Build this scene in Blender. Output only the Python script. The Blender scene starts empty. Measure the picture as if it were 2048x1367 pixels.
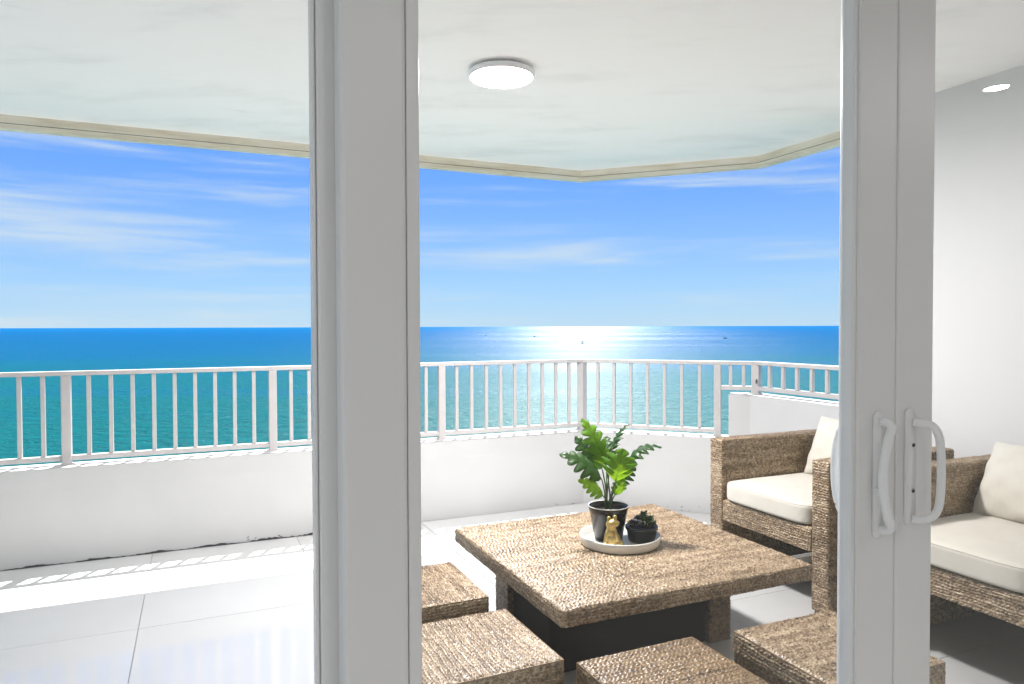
import bpy, bmesh, math, random
import numpy as np
from mathutils import Vector, Matrix

R = math.radians
random.seed(4)
rng = np.random.default_rng(4)
scene = bpy.context.scene
C = scene.collection

# ------------------------------------------------------------------ camera
AZ = R(23.9)                       # camera heading, clockwise from +Y
PITCH = R(-1.22)
ROLL = R(0.17)
EYE = Vector((0, 0, 1.25))
cam_d = bpy.data.cameras.new('camera')
cam_d.sensor_width = 36.0
cam_d.lens = 1430 / 2048 * 36.0
cam_d.clip_start = 0.02
cam_d.clip_end = 200000
cam = bpy.data.objects.new('camera', cam_d)
C.objects.link(cam)
fwd = Vector((math.sin(AZ) * math.cos(PITCH), math.cos(AZ) * math.cos(PITCH), math.sin(PITCH)))
rgt = Vector((math.cos(AZ), -math.sin(AZ), 0))
upv = rgt.cross(fwd)
r2 = rgt * math.cos(ROLL) - upv * math.sin(ROLL)
u2 = upv * math.cos(ROLL) + rgt * math.sin(ROLL)
M = Matrix((r2, u2, -fwd)).transposed().to_4x4()
M.translation = EYE
cam.matrix_world = M
scene.camera = cam

# ------------------------------------------------------------------ light, sky, exposure
EXPO = 2.08
SUN_EL = R(66)
SUN_AZ = R(29.3)                   # clockwise from +Y
sun_dir = Vector((math.sin(SUN_AZ) * math.cos(SUN_EL), math.cos(SUN_AZ) * math.cos(SUN_EL), math.sin(SUN_EL)))
sun_d = bpy.data.lights.new('sun', 'SUN')
sun_d.energy = 5.0
sun_d.angle = R(0.53)
sun_d.color = (1.0, 0.96, 0.9)
sun = bpy.data.objects.new('sun', sun_d)
sun.rotation_euler = (-sun_dir).to_track_quat('-Z', 'Y').to_euler()
C.objects.link(sun)

scene.view_settings.view_transform = 'Standard'
scene.view_settings.look = 'None'
scene.view_settings.gamma = 1
scene.view_settings.exposure = EXPO
scene.cycles.use_denoising = True
scene.cycles.max_bounces = 12
scene.cycles.diffuse_bounces = 5
scene.cycles.glossy_bounces = 4
scene.cycles.transparent_max_bounces = 12
scene.cycles.sample_clamp_indirect = 6.0
scene.cycles.caustics_reflective = False
scene.cycles.caustics_refractive = False

LAMP_L = 176.0                      # balcony ceiling lamp, lit in the photograph
DOWN_L = 70.0                      # room downlights; one mirrored in the glass, the others added to light the frames


class NT:
    """tiny helper round a node tree"""
    def __init__(self, tree):
        self.t = tree
        tree.nodes.clear()

    def n(self, typ, **kw):
        nd = self.t.nodes.new(typ)
        for k, v in kw.items():
            if k.startswith('i_'):
                key = k[2:]
                key = int(key) if key.isdigit() else key.replace('_', ' ')
                nd.inputs[key].default_value = v
            else:
                setattr(nd, k, v)
        return nd

    def l(self, a, b):
        self.t.links.new(a, b)

    def math(self, op, a, b=None, c=None, clamp=False):
        nd = self.t.nodes.new('ShaderNodeMath')
        nd.operation = op
        nd.use_clamp = clamp
        for i, v in enumerate((a, b, c)):
            if v is None:
                continue
            if isinstance(v, (int, float)):
                nd.inputs[i].default_value = v
            else:
                self.t.links.new(v, nd.inputs[i])
        return nd.outputs[0]

    def mix(self, fac, a, b, blend='MIX'):
        nd = self.t.nodes.new('ShaderNodeMix')
        nd.data_type = 'RGBA'
        nd.blend_type = blend
        for s, v in ((nd.inputs[0], fac), (nd.inputs[6], a), (nd.inputs[7], b)):
            if isinstance(v, (int, float)):
                s.default_value = v
            elif isinstance(v, tuple):
                s.default_value = v if len(v) == 4 else (*v, 1)
            else:
                self.t.links.new(v, s)
        return nd.outputs[2]

    def ramp(self, fac, stops, interp='LINEAR'):
        nd = self.t.nodes.new('ShaderNodeValToRGB')
        cr = nd.color_ramp
        cr.interpolation = interp
        while len(cr.elements) < len(stops):
            cr.elements.new(0.5)
        for e, (p, c) in zip(cr.elements, stops):
            e.position = p
            e.color = c if len(c) == 4 else (*c, 1)
        self.t.links.new(fac, nd.inputs[0])
        return nd.outputs[0]

    def smooth(self, v, lo, hi):
        nd = self.t.nodes.new('ShaderNodeMapRange')
        nd.interpolation_type = 'SMOOTHSTEP'
        nd.inputs['From Min'].default_value = lo
        nd.inputs['From Max'].default_value = hi
        self.t.links.new(v, nd.inputs['Value'])
        return nd.outputs[0]

    def noise(self, vec, scale, detail=3, rough=0.5, dist=0.0):
        nd = self.t.nodes.new('ShaderNodeTexNoise')
        nd.inputs['Scale'].default_value = scale
        nd.inputs['Detail'].default_value = detail
        nd.inputs['Roughness'].default_value = rough
        nd.inputs['Distortion'].default_value = dist
        if vec is not None:
            self.t.links.new(vec, nd.inputs['Vector'])
        return nd.outputs[0]

    def mapping(self, vec, scale=(1, 1, 1), loc=(0, 0, 0), rot=(0, 0, 0)):
        nd = self.t.nodes.new('ShaderNodeMapping')
        nd.inputs['Scale'].default_value = scale
        nd.inputs['Location'].default_value = loc
        nd.inputs['Rotation'].default_value = rot
        self.t.links.new(vec, nd.inputs['Vector'])
        return nd.outputs[0]


def aniso(t, vec, ang, scale):
    """turn the coordinates, then stretch them"""
    return t.mapping(t.mapping(vec, rot=(0, 0, ang)), scale=scale)


# world: Nishita sky with thin streaky cirrus
world = bpy.data.worlds.new('World')
scene.world = world
world.use_nodes = True
w = NT(world.node_tree)
sky = w.n('ShaderNodeTexSky', sky_type='NISHITA', sun_disc=False, sun_elevation=SUN_EL, sun_rotation=SUN_AZ,
          altitude=0.0, air_density=1.0, dust_density=0.0, ozone_density=4.0)
SKY_STRENGTH = 0.05
tc = w.n('ShaderNodeTexCoord')
sep = w.n('ShaderNodeSeparateXYZ')
w.l(tc.outputs['Generated'], sep.inputs[0])
el = sep.outputs[2]
m1 = w.mapping(tc.outputs['Generated'], scale=(2.3, 2.3, 34), loc=(3.1, 0.7, 1.3))
n1 = w.noise(m1, 1.0, 6, 0.58, 0.35)
m2 = w.mapping(tc.outputs['Generated'], scale=(1.1, 1.1, 9), loc=(8.3, 4.2, 0.4))
n2 = w.noise(m2, 1.0, 3, 0.5)
m3 = w.mapping(tc.outputs['Generated'], scale=(7, 7, 160), loc=(1.3, 2.2, 0.4))
n3 = w.noise(m3, 1.0, 4, 0.6, 0.2)
cl = w.math('ADD', w.math('MULTIPLY', n1, 0.75), w.math('MULTIPLY', n2, 0.55))
cl = w.math('ADD', cl, w.math('MULTIPLY', n3, 0.16))
side = w.n('ShaderNodeVectorMath', operation='DOT_PRODUCT')
side.inputs[1].default_value = (-math.cos(AZ), math.sin(AZ), 0)
w.l(tc.outputs['Generated'], side.inputs[0])
cl = w.math('ADD', cl, w.math('MULTIPLY', side.outputs['Value'], 0.16))
cmask = w.smooth(cl, 0.67, 0.94)
cmask = w.math('MULTIPLY', cmask, 0.74)
tint = w.mix(1.0, sky.outputs[0], (0.62, 0.90, 1.22), 'MULTIPLY')
K = 0.93 / (SKY_STRENGTH * 2 ** EXPO)
air = w.ramp(el, [(0.0, tuple(K * x for x in (0.47, 0.66, 0.93))), (0.06, tuple(K * x for x in (0.37, 0.60, 0.95))),
                  (0.20, tuple(K * x for x in (0.155, 0.385, 1.0))), (0.45, tuple(K * x for x in (0.12, 0.33, 0.9))),
                  (1.0, tuple(K * x for x in (0.10, 0.28, 0.80)))])
tint = w.mix(0.82, tint, air)
cloudcol = w.n('ShaderNodeRGB')
cloudcol.outputs[0].default_value = (K * 0.78, K * 0.90, K * 1.0, 1)
skyc = w.mix(cmask, tint, cloudcol.outputs[0])
bg = w.n('ShaderNodeBackground')
bg.inputs[1].default_value = SKY_STRENGTH
w.l(skyc, bg.inputs[0])
wo = w.n('ShaderNodeOutputWorld')
w.l(bg.outputs[0], wo.inputs[0])


# ------------------------------------------------------------------ materials
MATS = {}


def new_mat(name):
    m = bpy.data.materials.new(name)
    m.use_nodes = True
    MATS[name] = m
    t = NT(m.node_tree)
    b = t.n('ShaderNodeBsdfPrincipled')
    o = t.n('ShaderNodeOutputMaterial')
    t.l(b.outputs[0], o.inputs[0])
    return m, t, b, o


def simple(name, col, rough=0.5, metal=0.0, spec=0.5, noise=0.0, nscale=8.0, bump=0.0, bscale=60.0):
    m, t, b, o = new_mat(name)
    b.inputs['Base Color'].default_value = (*col, 1)
    b.inputs['Roughness'].default_value = rough
    b.inputs['Metallic'].default_value = metal
    b.inputs['Specular IOR Level'].default_value = spec
    tcx = t.n('ShaderNodeTexCoord')
    if noise:
        nz = t.noise(tcx.outputs['Object'], nscale, 5, 0.6)
        c = t.ramp(nz, [(0.3, tuple(x * (1 - noise) for x in col)), (0.7, tuple(min(1, x * (1 + noise * 0.4)) for x in col))])
        t.l(c, b.inputs['Base Color'])
        rr = t.math('MULTIPLY_ADD', nz, 0.25, rough - 0.12)
        t.l(rr, b.inputs['Roughness'])
    if bump:
        nb = t.noise(tcx.outputs['Object'], bscale, 4, 0.6)
        bp = t.n('ShaderNodeBump', i_Strength=bump, i_Distance=0.004)
        t.l(nb, bp.inputs['Height'])
        t.l(bp.outputs[0], b.inputs['Normal'])
    return m


def mat_wall():
    """painted masonry: trowel unevenness, faint smears, chips near the foot"""
    m, t, b, o = new_mat('wall_paint')
    g = t.n('ShaderNodeNewGeometry')
    P = g.outputs['Position']
    nz = t.noise(P, 1.6, 6, 0.62)
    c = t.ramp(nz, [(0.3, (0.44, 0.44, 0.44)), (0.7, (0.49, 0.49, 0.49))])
    fine = t.noise(t.mapping(P, scale=(6, 6, 2)), 3.0, 5, 0.7)
    c = t.mix(t.math('MULTIPLY', t.smooth(fine, 0.6, 0.8), 0.10), c, (0.55, 0.55, 0.54))
    # chipped paint close to the floor
    sp = t.n('ShaderNodeSeparateXYZ')
    t.l(P, sp.inputs[0])
    chip = t.noise(t.mapping(P, scale=(1, 1, 1.7)), 23.0, 4, 0.6, 0.6)
    clump = t.noise(P, 2.6, 2, 0.5)
    low = t.math('SUBTRACT', 1.0, t.smooth(sp.outputs[2], 0.0, 0.085))
    k = t.math('ADD', t.math('MULTIPLY', chip, 1.0), t.math('MULTIPLY', clump, 0.35))
    k = t.math('ADD', k, t.math('MULTIPLY', low, 0.17))
    km = t.smooth(k, 0.965, 0.985)
    km = t.math('MULTIPLY', km, t.smooth(low, 0.02, 0.2))
    c = t.mix(t.math('MULTIPLY', km, 0.85), c, (0.12, 0.12, 0.125))
    t.l(c, b.inputs['Base Color'])
    b.inputs['Roughness'].default_value = 0.62
    b.inputs['Specular IOR Level'].default_value = 0.3
    bp = t.n('ShaderNodeBump', i_Strength=0.25, i_Distance=0.006)
    hb = t.math('ADD', t.math('MULTIPLY', t.noise(P, 7, 5, 0.6), 1.0), t.math('MULTIPLY', t.noise(P, 90, 3, 0.6), 0.15))
    t.l(t.math('SUBTRACT', hb, t.math('MULTIPLY', km, 0.4)), bp.inputs['Height'])
    t.l(bp.outputs[0], b.inputs['Normal'])
    return m


def mat_ceiling():
    m, t, b, o = new_mat('ceiling_plaster')
    g = t.n('ShaderNodeNewGeometry')
    P = g.outputs['Position']
    sw = aniso(t, P, R(28), (1.0, 2.6, 1))
    n1 = t.noise(sw, 1.5, 8, 0.62, 0.25)
    n2 = t.noise(P, 34.0, 5, 0.7)
    n3 = t.noise(t.mapping(P, scale=(3.0, 9, 1), rot=(0, 0, R(-20))), 1.2, 6, 0.68, 0.2)
    sm = t.smooth(n1, 0.48, 0.80)
    sm2 = t.smooth(n3, 0.60, 0.82)
    f = t.math('MULTIPLY', t.math('ADD', sm, t.math('MULTIPLY', sm2, 0.8)), t.math('ADD', 0.4, t.math('MULTIPLY', n2, 0.8)), clamp=True)
    c = t.mix(t.math('MULTIPLY', f, 0.42), (0.97, 0.96, 0.955), (0.60, 0.60, 0.60))
    t.l(c, b.inputs['Base Color'])
    b.inputs['Roughness'].default_value = 0.8
    b.inputs['Specular IOR Level'].default_value = 0.2
    bp = t.n('ShaderNodeBump', i_Strength=0.35, i_Distance=0.006)
    t.l(t.math('ADD', t.math('MULTIPLY', n1, 1.4), t.math('MULTIPLY', n2, 0.25)), bp.inputs['Height'])
    t.l(bp.outputs[0], b.inputs['Normal'])
    return m


def mat_band():
    m, t, b, o = new_mat('edge_beam_cream')
    g = t.n('ShaderNodeNewGeometry')
    P = g.outputs['Position']
    n1 = t.noise(t.mapping(P, scale=(1, 1, 9)), 3.0, 6, 0.65, 0.5)
    c = t.ramp(n1, [(0.3, (0.60, 0.53, 0.39)), (0.52, (0.76, 0.70, 0.57)), (0.75, (0.84, 0.80, 0.70))])
    t.l(c, b.inputs['Base Color'])
    b.inputs['Roughness'].default_value = 0.8
    bp = t.n('ShaderNodeBump', i_Strength=0.4, i_Distance=0.004)
    t.l(n1, bp.inputs['Height'])
    t.l(bp.outputs[0], b.inputs['Normal'])
    return m


def mat_tile():
    m, t, b, o = new_mat('polished_tile')
    g = t.n('ShaderNodeNewGeometry')
    P = g.outputs['Position']
    oi = t.n('ShaderNodeObjectInfo')
    n1 = t.noise(P, 2.2, 5, 0.6)
    n2 = t.noise(P, 60, 3, 0.6)
    c = t.ramp(t.math('ADD', t.math('MULTIPLY', n1, 0.8), t.math('MULTIPLY', oi.outputs['Random'], 0.2)),
               [(0.3, (0.49, 0.49, 0.48)), (0.75, (0.54, 0.54, 0.53))])
    dirt = t.smooth(t.noise(P, 5.5, 6, 0.7, 0.5), 0.66, 0.85)
    c = t.mix(t.math('MULTIPLY', dirt, 0.25), c, (0.45, 0.44, 0.41))
    t.l(c, b.inputs['Base Color'])
    t.l(t.math('ADD', 0.015, t.math('MULTIPLY', n1, 0.06)), b.inputs['Roughness'])
    b.inputs['Specular IOR Level'].default_value = 1.0
    bp = t.n('ShaderNodeBump', i_Strength=0.03, i_Distance=0.003)
    t.l(n1, bp.inputs['Height'])
    t.l(bp.outputs[0], b.inputs['Normal'])
    return m


def mat_sea():
    m, t, b, o = new_mat('sea_water')
    g = t.n('ShaderNodeNewGeometry')
    P = g.outputs['Position']
    # distance out from the beach
    sp = t.n('ShaderNodeSeparateXYZ')
    t.l(P, sp.inputs[0])
    d = t.math('ADD', t.math('MULTIPLY', sp.outputs[0], math.sin(AZ)), t.math('MULTIPLY', sp.outputs[1], math.cos(AZ)))
    patch = t.noise(t.mapping(P, scale=(0.0016, 0.0016, 1), rot=(0, 0, 0)), 1.0, 5, 0.6, 0.4)
    dl = t.math('LOGARITHM', t.math('MAXIMUM', d, 10.0), 10.0)
    dl = t.math('ADD', dl, t.math('MULTIPLY_ADD', patch, 0.36, -0.18))
    # 1.0 -> 10 m ... 4.5 -> 30 km
    f = t.math('DIVIDE', t.math('SUBTRACT', dl, 2.0), 2.5)
    col = t.ramp(f, [(0.0, (0.000, 0.072, 0.078)), (0.22, (0.000, 0.077, 0.092)), (0.34, (0.000, 0.077, 0.112)),
                     (0.42, (0.000, 0.068, 0.152)), (0.62, (0.000, 0.060, 0.165)), (1.0, (0.000, 0.068, 0.185))])
    # wind streaks, darker cat's paws
    st = t.noise(aniso(t, P, R(26), (0.0007, 0.0042, 1)), 1.0, 5, 0.65, 0.6)
    col = t.mix(t.math('MULTIPLY', t.smooth(st, 0.5, 0.75), 0.35), col, (0.0, 0.06, 0.19))
    wv = t.noise(aniso(t, P, SUN_AZ, (0.19, 0.46, 1)), 1.0, 5, 0.62, 0.6)
    wv3 = t.noise(aniso(t, P, SUN_AZ + 0.3, (0.9, 1.9, 1)), 1.0, 3, 0.6)
    wv2 = t.noise(aniso(t, P, SUN_AZ - 0.15, (0.022, 0.10, 1)), 1.0, 4, 0.6, 0.4)
    # water body (scattered colour) under an elongated glitter lobe: long-crested waves facing the sun
    hgt = t.math('ADD', t.math('ADD', wv, t.math('MULTIPLY', wv3, 0.16)), t.math('MULTIPLY', wv2, 2.2))
    bd = t.n('ShaderNodeBump', i_Strength=1.0, i_Distance=5.0)
    wn = t.noise(aniso(t, P, R(24), (0.075, 0.125, 1)), 1.0, 4, 0.68, 0.5)
    t.l(t.math('ADD', t.math('MULTIPLY', wn, 2.0), t.math('MULTIPLY', wv, 0.5)), bd.inputs['Height'])
    bg_ = t.n('ShaderNodeBump', i_Strength=1.0, i_Distance=0.9)
    t.l(hgt, bg_.inputs['Height'])
    df = t.n('ShaderNodeBsdfDiffuse')
    t.l(col, df.inputs['Color'])
    t.l(bd.outputs[0], df.inputs['Normal'])
    gl = t.n('ShaderNodeBsdfAnisotropic')
    gl.distribution = 'GGX'
    st2 = t.noise(aniso(t, P, SUN_AZ + 0.1, (0.00022, 0.00085, 1)), 1.0, 5, 0.6, 0.3)
    slick = t.math('ADD', t.math('MULTIPLY', t.smooth(st, 0.42, 0.66), 0.07), t.math('MULTIPLY', t.smooth(st2, 0.46, 0.60), 0.15))
    rough = t.math('SUBTRACT', SEA_R, slick)
    t.l(rough, gl.inputs['Roughness'])
    gl.inputs['Anisotropy'].default_value = 0.70
    gl.inputs['Rotation'].default_value = SEA_ROT
    tv = t.n('ShaderNodeCombineXYZ')
    tv.inputs[0].default_value = math.cos(SUN_AZ)
    tv.inputs[1].default_value = -math.sin(SUN_AZ)
    t.l(tv.outputs[0], gl.inputs['Tangent'])
    t.l(bg_.outputs[0], gl.inputs['Normal'])
    ms = t.n('ShaderNodeMixShader', i_0=SEA_F)
    t.l(df.outputs[0], ms.inputs[1])
    t.l(gl.outputs[0], ms.inputs[2])
    t.l(ms.outputs[0], o.inputs[0])
    return m


SEA_R, SEA_F = 0.57, 0.056
SEA_ROT = 0.0


def mat_woven(name, base, light, dark):
    m, t, b, o = new_mat(name)
    uv = t.n('ShaderNodeUVMap')
    oi = t.n('ShaderNodeObjectInfo')
    sp = t.n('ShaderNodeSeparateXYZ')
    t.l(uv.outputs[0], sp.inputs[0])
    row = t.math('FLOOR', t.math('DIVIDE', sp.outputs[1], 0.0108))
    cmb = t.n('ShaderNodeCombineXYZ')
    t.l(t.math('MULTIPLY', sp.outputs[0], 65.0), cmb.inputs[0])
    t.l(t.math('MULTIPLY', row, 3.71), cmb.inputs[1])
    t.l(t.math('MULTIPLY', oi.outputs['Random'], 40.0), cmb.inputs[2])
    a = t.noise(cmb.outputs[0], 1.0, 3, 0.6)                # tone along one braid
    c2 = t.n('ShaderNodeCombineXYZ')
    t.l(t.math('MULTIPLY', sp.outputs[0], 130.0), c2.inputs[0])
    t.l(t.math('MULTIPLY', sp.outputs[1], 210.0), c2.inputs[1])
    t.l(oi.outputs['Random'], c2.inputs[2])
    f = t.noise(c2.outputs[0], 1.0, 3, 0.7)                 # single blades of seagrass
    c3 = t.n('ShaderNodeCombineXYZ')
    t.l(t.math('MULTIPLY', sp.outputs[0], 3.0), c3.inputs[0])
    t.l(t.math('MULTIPLY', sp.outputs[1], 26.0), c3.inputs[1])
    t.l(t.math('MULTIPLY', oi.outputs['Random'], 9.0), c3.inputs[2])
    g = t.noise(c3.outputs[0], 1.0, 3, 0.6)                 # darker and paler batches
    v = t.math('ADD', t.math('MULTIPLY', a, 0.45), t.math('MULTIPLY', f, 0.65))
    v = t.math('ADD', v, t.math('MULTIPLY', g, 0.30))
    col = t.ramp(v, [(0.53, dark), (0.67, base), (0.84, light)])
    t.l(col, b.inputs['Base Color'])
    b.inputs['Roughness'].default_value = 0.36
    b.inputs['Specular IOR Level'].default_value = 0.6
    bp = t.n('ShaderNodeBump', i_Strength=0.5, i_Distance=0.0012)
    t.l(f, bp.inputs['Height'])
    t.l(bp.outputs[0], b.inputs['Normal'])
    return m


def mat_fabric():
    m, t, b, o = new_mat('cream_canvas')
    tcx = t.n('ShaderNodeTexCoord')
    P = tcx.outputs['Object']
    n1 = t.noise(P, 5, 4, 0.6)
    c = t.ramp(n1, [(0.3, (0.55, 0.515, 0.44)), (0.7, (0.61, 0.58, 0.51))])
    t.l(c, b.inputs['Base Color'])
    b.inputs['Roughness'].default_value = 0.85
    b.inputs['Specular IOR Level'].default_value = 0.2
    b.inputs['Sheen Weight'].default_value = 0.25
    bp = t.n('ShaderNodeBump', i_Strength=0.5, i_Distance=0.006)
    fold = t.noise(t.mapping(P, scale=(1, 1.8, 1.2)), 9, 3, 0.5, 0.7)
    weave = t.noise(P, 700, 2, 0.5)
    t.l(t.math('ADD', t.math('MULTIPLY', fold, 1.0), t.math('MULTIPLY', weave, 0.06)), bp.inputs['Height'])
    t.l(bp.outputs[0], b.inputs['Normal'])
    return m


def mat_glass():
    m = bpy.data.materials.new('door_glass')
    m.use_nodes = True
    MATS['door_glass'] = m
    t = NT(m.node_tree)
    o = t.n('ShaderNodeOutputMaterial')
    g = t.n('ShaderNodeNewGeometry')
    ior = t.math('ADD', 1.45, t.math('MULTIPLY', g.outputs['Backfacing'], 1 / 1.45 - 1.45))
    fr = t.n('ShaderNodeFresnel')
    t.l(ior, fr.inputs['IOR'])
    tr = t.n('ShaderNodeBsdfTransparent')
    tr.inputs[0].default_value = (0.985, 0.995, 0.99, 1)
    gl = t.n('ShaderNodeBsdfGlossy')
    gl.inputs['Roughness'].default_value = 0.0
    mx = t.n('ShaderNodeMixShader')
    t.l(fr.outputs[0], mx.inputs[0])
    t.l(tr.outputs[0], mx.inputs[1])
    t.l(gl.outputs[0], mx.inputs[2])
    t.l(mx.outputs[0], o.inputs[0])
    return m


def mat_emit(name, col, strength):
    m = bpy.data.materials.new(name)
    m.use_nodes = True
    MATS[name] = m
    t = NT(m.node_tree)
    o = t.n('ShaderNodeOutputMaterial')
    e = t.n('ShaderNodeEmission')
    e.inputs[0].default_value = (*col, 1)
    e.inputs[1].default_value = strength
    t.l(e.outputs[0], o.inputs[0])
    return m


def mat_leaf(name, col, trans):
    m, t, b, o = new_mat(name)
    uv = t.n('ShaderNodeUVMap')
    sp = t.n('ShaderNodeSeparateXYZ')
    t.l(uv.outputs[0], sp.inputs[0])
    mid = t.math('SUBTRACT', 1.0, t.smooth(t.math('ABSOLUTE', sp.outputs[1]), 0.0, 0.10))
    veins = t.math('PINGPONG', t.math('SUBTRACT', t.math('MULTIPLY', sp.outputs[0], 7.0),
                                      t.math('MULTIPLY', t.math('ABSOLUTE', sp.outputs[1]), 1.6)), 0.5)
    vm = t.math('SUBTRACT', 1.0, t.smooth(veins, 0.0, 0.07))
    vm = t.math('MAXIMUM', mid, t.math('MULTIPLY', vm, 0.5))
    nz = t.noise(uv.outputs[0], 5, 3, 0.6)
    c = t.mix(t.smooth(nz, 0.3, 0.7), tuple(x * 0.8 for x in col), tuple(x * 1.2 for x in col))
    c = t.mix(t.math('MULTIPLY', vm, 0.55), c, tuple(x * 0.45 for x in col))
    t.l(c, b.inputs['Base Color'])
    b.inputs['Roughness'].default_value = 0.38
    tl = t.n('ShaderNodeBsdfTranslucent')
    tcx = t.mix(t.math('MULTIPLY', vm, 0.6), trans, tuple(x * 0.4 for x in trans))
    t.l(tcx, tl.inputs[0])
    ms = t.n('ShaderNodeMixShader', i_0=0.45)
    t.l(b.outputs[0], ms.inputs[1])
    t.l(tl.outputs[0], ms.inputs[2])
    t.l(ms.outputs[0], o.inputs[0])
    bp = t.n('ShaderNodeBump', i_Strength=0.35, i_Distance=0.002)
    t.l(t.math('SUBTRACT', 1.0, vm), bp.inputs['Height'])
    t.l(bp.outputs[0], b.inputs['Normal'])
    return m


mat_wall(); mat_ceiling(); mat_band(); mat_tile(); mat_sea(); mat_fabric(); mat_glass()
simple('grout', (0.42, 0.42, 0.40), 0.8)
simple('joint_dark', (0.035, 0.035, 0.04), 0.7, noise=0.4, nscale=30)
simple('rail_white', (0.45, 0.43, 0.425), 0.38, noise=0.06, nscale=14)
simple('frame_white', (0.80, 0.80, 0.795), 0.36, bump=0.03, bscale=300)
simple('handle_white', (0.88, 0.88, 0.875), 0.3)
simple('screw_dark', (0.10, 0.10, 0.10), 0.4, metal=0.8)
simple('gasket', (0.16, 0.16, 0.16), 0.7)
simple('lamp_ring', (0.8, 0.8, 0.8), 0.4)
mat_emit('lamp_diffuser', (1.0, 0.945, 0.955), LAMP_L)
mat_emit('fill_downlight_glow', (1.0, 0.985, 0.985), DOWN_L)
mat_woven('seagrass', (0.205, 0.135, 0.070), (0.53, 0.42, 0.285), (0.030, 0.017, 0.008))
mat_woven('seagrass_brown', (0.150, 0.090, 0.037), (0.30, 0.20, 0.095), (0.028, 0.015, 0.006))
simple('wood_and_shade', (0.012, 0.009, 0.007), 0.8, spec=0.1)  # near-black: painted shade under the table, also the chair seat decks
simple('tray_white', (0.72, 0.71, 0.66), 0.45, noise=0.05, nscale=12)
simple('pot_black', (0.010, 0.010, 0.011), 0.22)
simple('pot_rim', (0.10, 0.10, 0.10), 0.3)
simple('soil', (0.018, 0.013, 0.010), 0.9, bump=0.8, bscale=150)
simple('gold_paint', (0.52, 0.38, 0.14), 0.34, metal=0.75, noise=0.2, nscale=40, bump=0.15, bscale=90)
simple('stem_green', (0.10, 0.16, 0.07), 0.5)
simple('succulent_grey', (0.045, 0.055, 0.06), 0.5, noise=0.25, nscale=40)
simple('succulent_green', (0.045, 0.085, 0.022), 0.4, noise=0.25, nscale=40)
mat_leaf('leaf_bright', (0.07, 0.19, 0.010), (0.32, 0.56, 0.02))
mat_leaf('leaf_deep', (0.028, 0.075, 0.02), (0.07, 0.17, 0.02))
simple('room_paint', (0.78, 0.77, 0.75), 0.7)
simple('room_floor_tile', (0.70, 0.69, 0.66), 0.25)
simple('facade_paint', (0.68, 0.68, 0.675), 0.7)
simple('boat_dark', (0.02, 0.022, 0.03), 0.5)
simple('boat_white', (0.5, 0.5, 0.5), 0.5)

# ------------------------------------------------------------------ mesh helpers


def link(name, me, mat=None, parent=None, smooth=False, loc=None):
    o = bpy.data.objects.new(name, me)
    C.objects.link(o)
    if mat:
        if not me.materials:
            me.materials.append(MATS[mat])
    if parent is not None:
        o.parent = parent
    if loc is not None:
        o.location = loc
    if smooth:
        me.polygons.foreach_set('use_smooth', [True] * len(me.polygons))
    return o


def bm_obj(name, bm, mat, parent=None, smooth=False, loc=None):
    me = bpy.data.meshes.new(name)
    bmesh.ops.recalc_face_normals(bm, faces=bm.faces)
    bm.to_mesh(me)
    bm.free()
    return link(name, me, mat, parent, smooth, loc)


def tag(o, label=None, cat=None, group=None, kind=None):
    if label: o['label'] = label
    if cat: o['category'] = cat
    if group: o['group'] = group
    if kind: o['kind'] = kind
    return o


def empty(name, loc=(0, 0, 0), rz=0.0):
    o = bpy.data.objects.new(name, None)
    C.objects.link(o)
    o.location = loc
    o.rotation_euler = (0, 0, rz)
    o.empty_display_size = 0.1
    return o


def copy_tree(o, parent=None):
    c = o.copy()
    C.objects.link(c)
    c.parent = parent
    for ch in list(o.children):
        copy_tree(ch, c)
    return c


def box(bm, x0, x1, y0, y1, z0, z1, bev=0.0, seg=2):
    vs = [bm.verts.new((x, y, z)) for z in (z0, z1) for x, y in ((x0, y0), (x1, y0), (x1, y1), (x0, y1))]
    fs = [(0, 3, 2, 1), (4, 5, 6, 7), (0, 1, 5, 4), (1, 2, 6, 5), (2, 3, 7, 6), (3, 0, 4, 7)]
    faces = [bm.faces.new([vs[i] for i in f]) for f in fs]
    if bev:
        es = list({e for f in faces for e in f.edges})
        bmesh.ops.bevel(bm, geom=es, offset=bev, segments=seg, affect='EDGES', profile=0.5)


def prism(bm, pts, z0, z1, bev=0.0):
    lo = [bm.verts.new((x, y, z0)) for x, y in pts]
    hi = [bm.verts.new((x, y, z1)) for x, y in pts]
    n = len(pts)
    faces = [bm.faces.new(lo[::-1]), bm.faces.new(hi)]
    for i in range(n):
        faces.append(bm.faces.new((lo[i], lo[(i + 1) % n], hi[(i + 1) % n], hi[i])))
    if bev:
        es = [e for e in faces[1].edges]
        bmesh.ops.bevel(bm, geom=es, offset=bev, segments=3, affect='EDGES', profile=0.5)


def bar(bm, a, b, w, h, bev=0.0):
    """rectangular bar between a and b (horizontal), w across, h tall, centred"""
    a, b = Vector(a), Vector(b)
    d = (b - a).normalized()
    s = Vector((d.y, -d.x, 0)).normalized() * (w / 2)
    u = Vector((0, 0, h / 2))
    vs = [bm.verts.new(p + sx * s + sz * u) for p in (a, b) for sx, sz in ((-1, -1), (1, -1), (1, 1), (-1, 1))]
    fs = [(0, 1, 2, 3), (7, 6, 5, 4), (0, 4, 5, 1), (1, 5, 6, 2), (2, 6, 7, 3), (3, 7, 4, 0)]
    faces = [bm.faces.new([vs[i] for i in f]) for f in fs]
    if bev:
        es = list({e for f in faces for e in f.edges})
        bmesh.ops.bevel(bm, geom=es, offset=bev, segments=2, affect='EDGES', profile=0.5)


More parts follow.
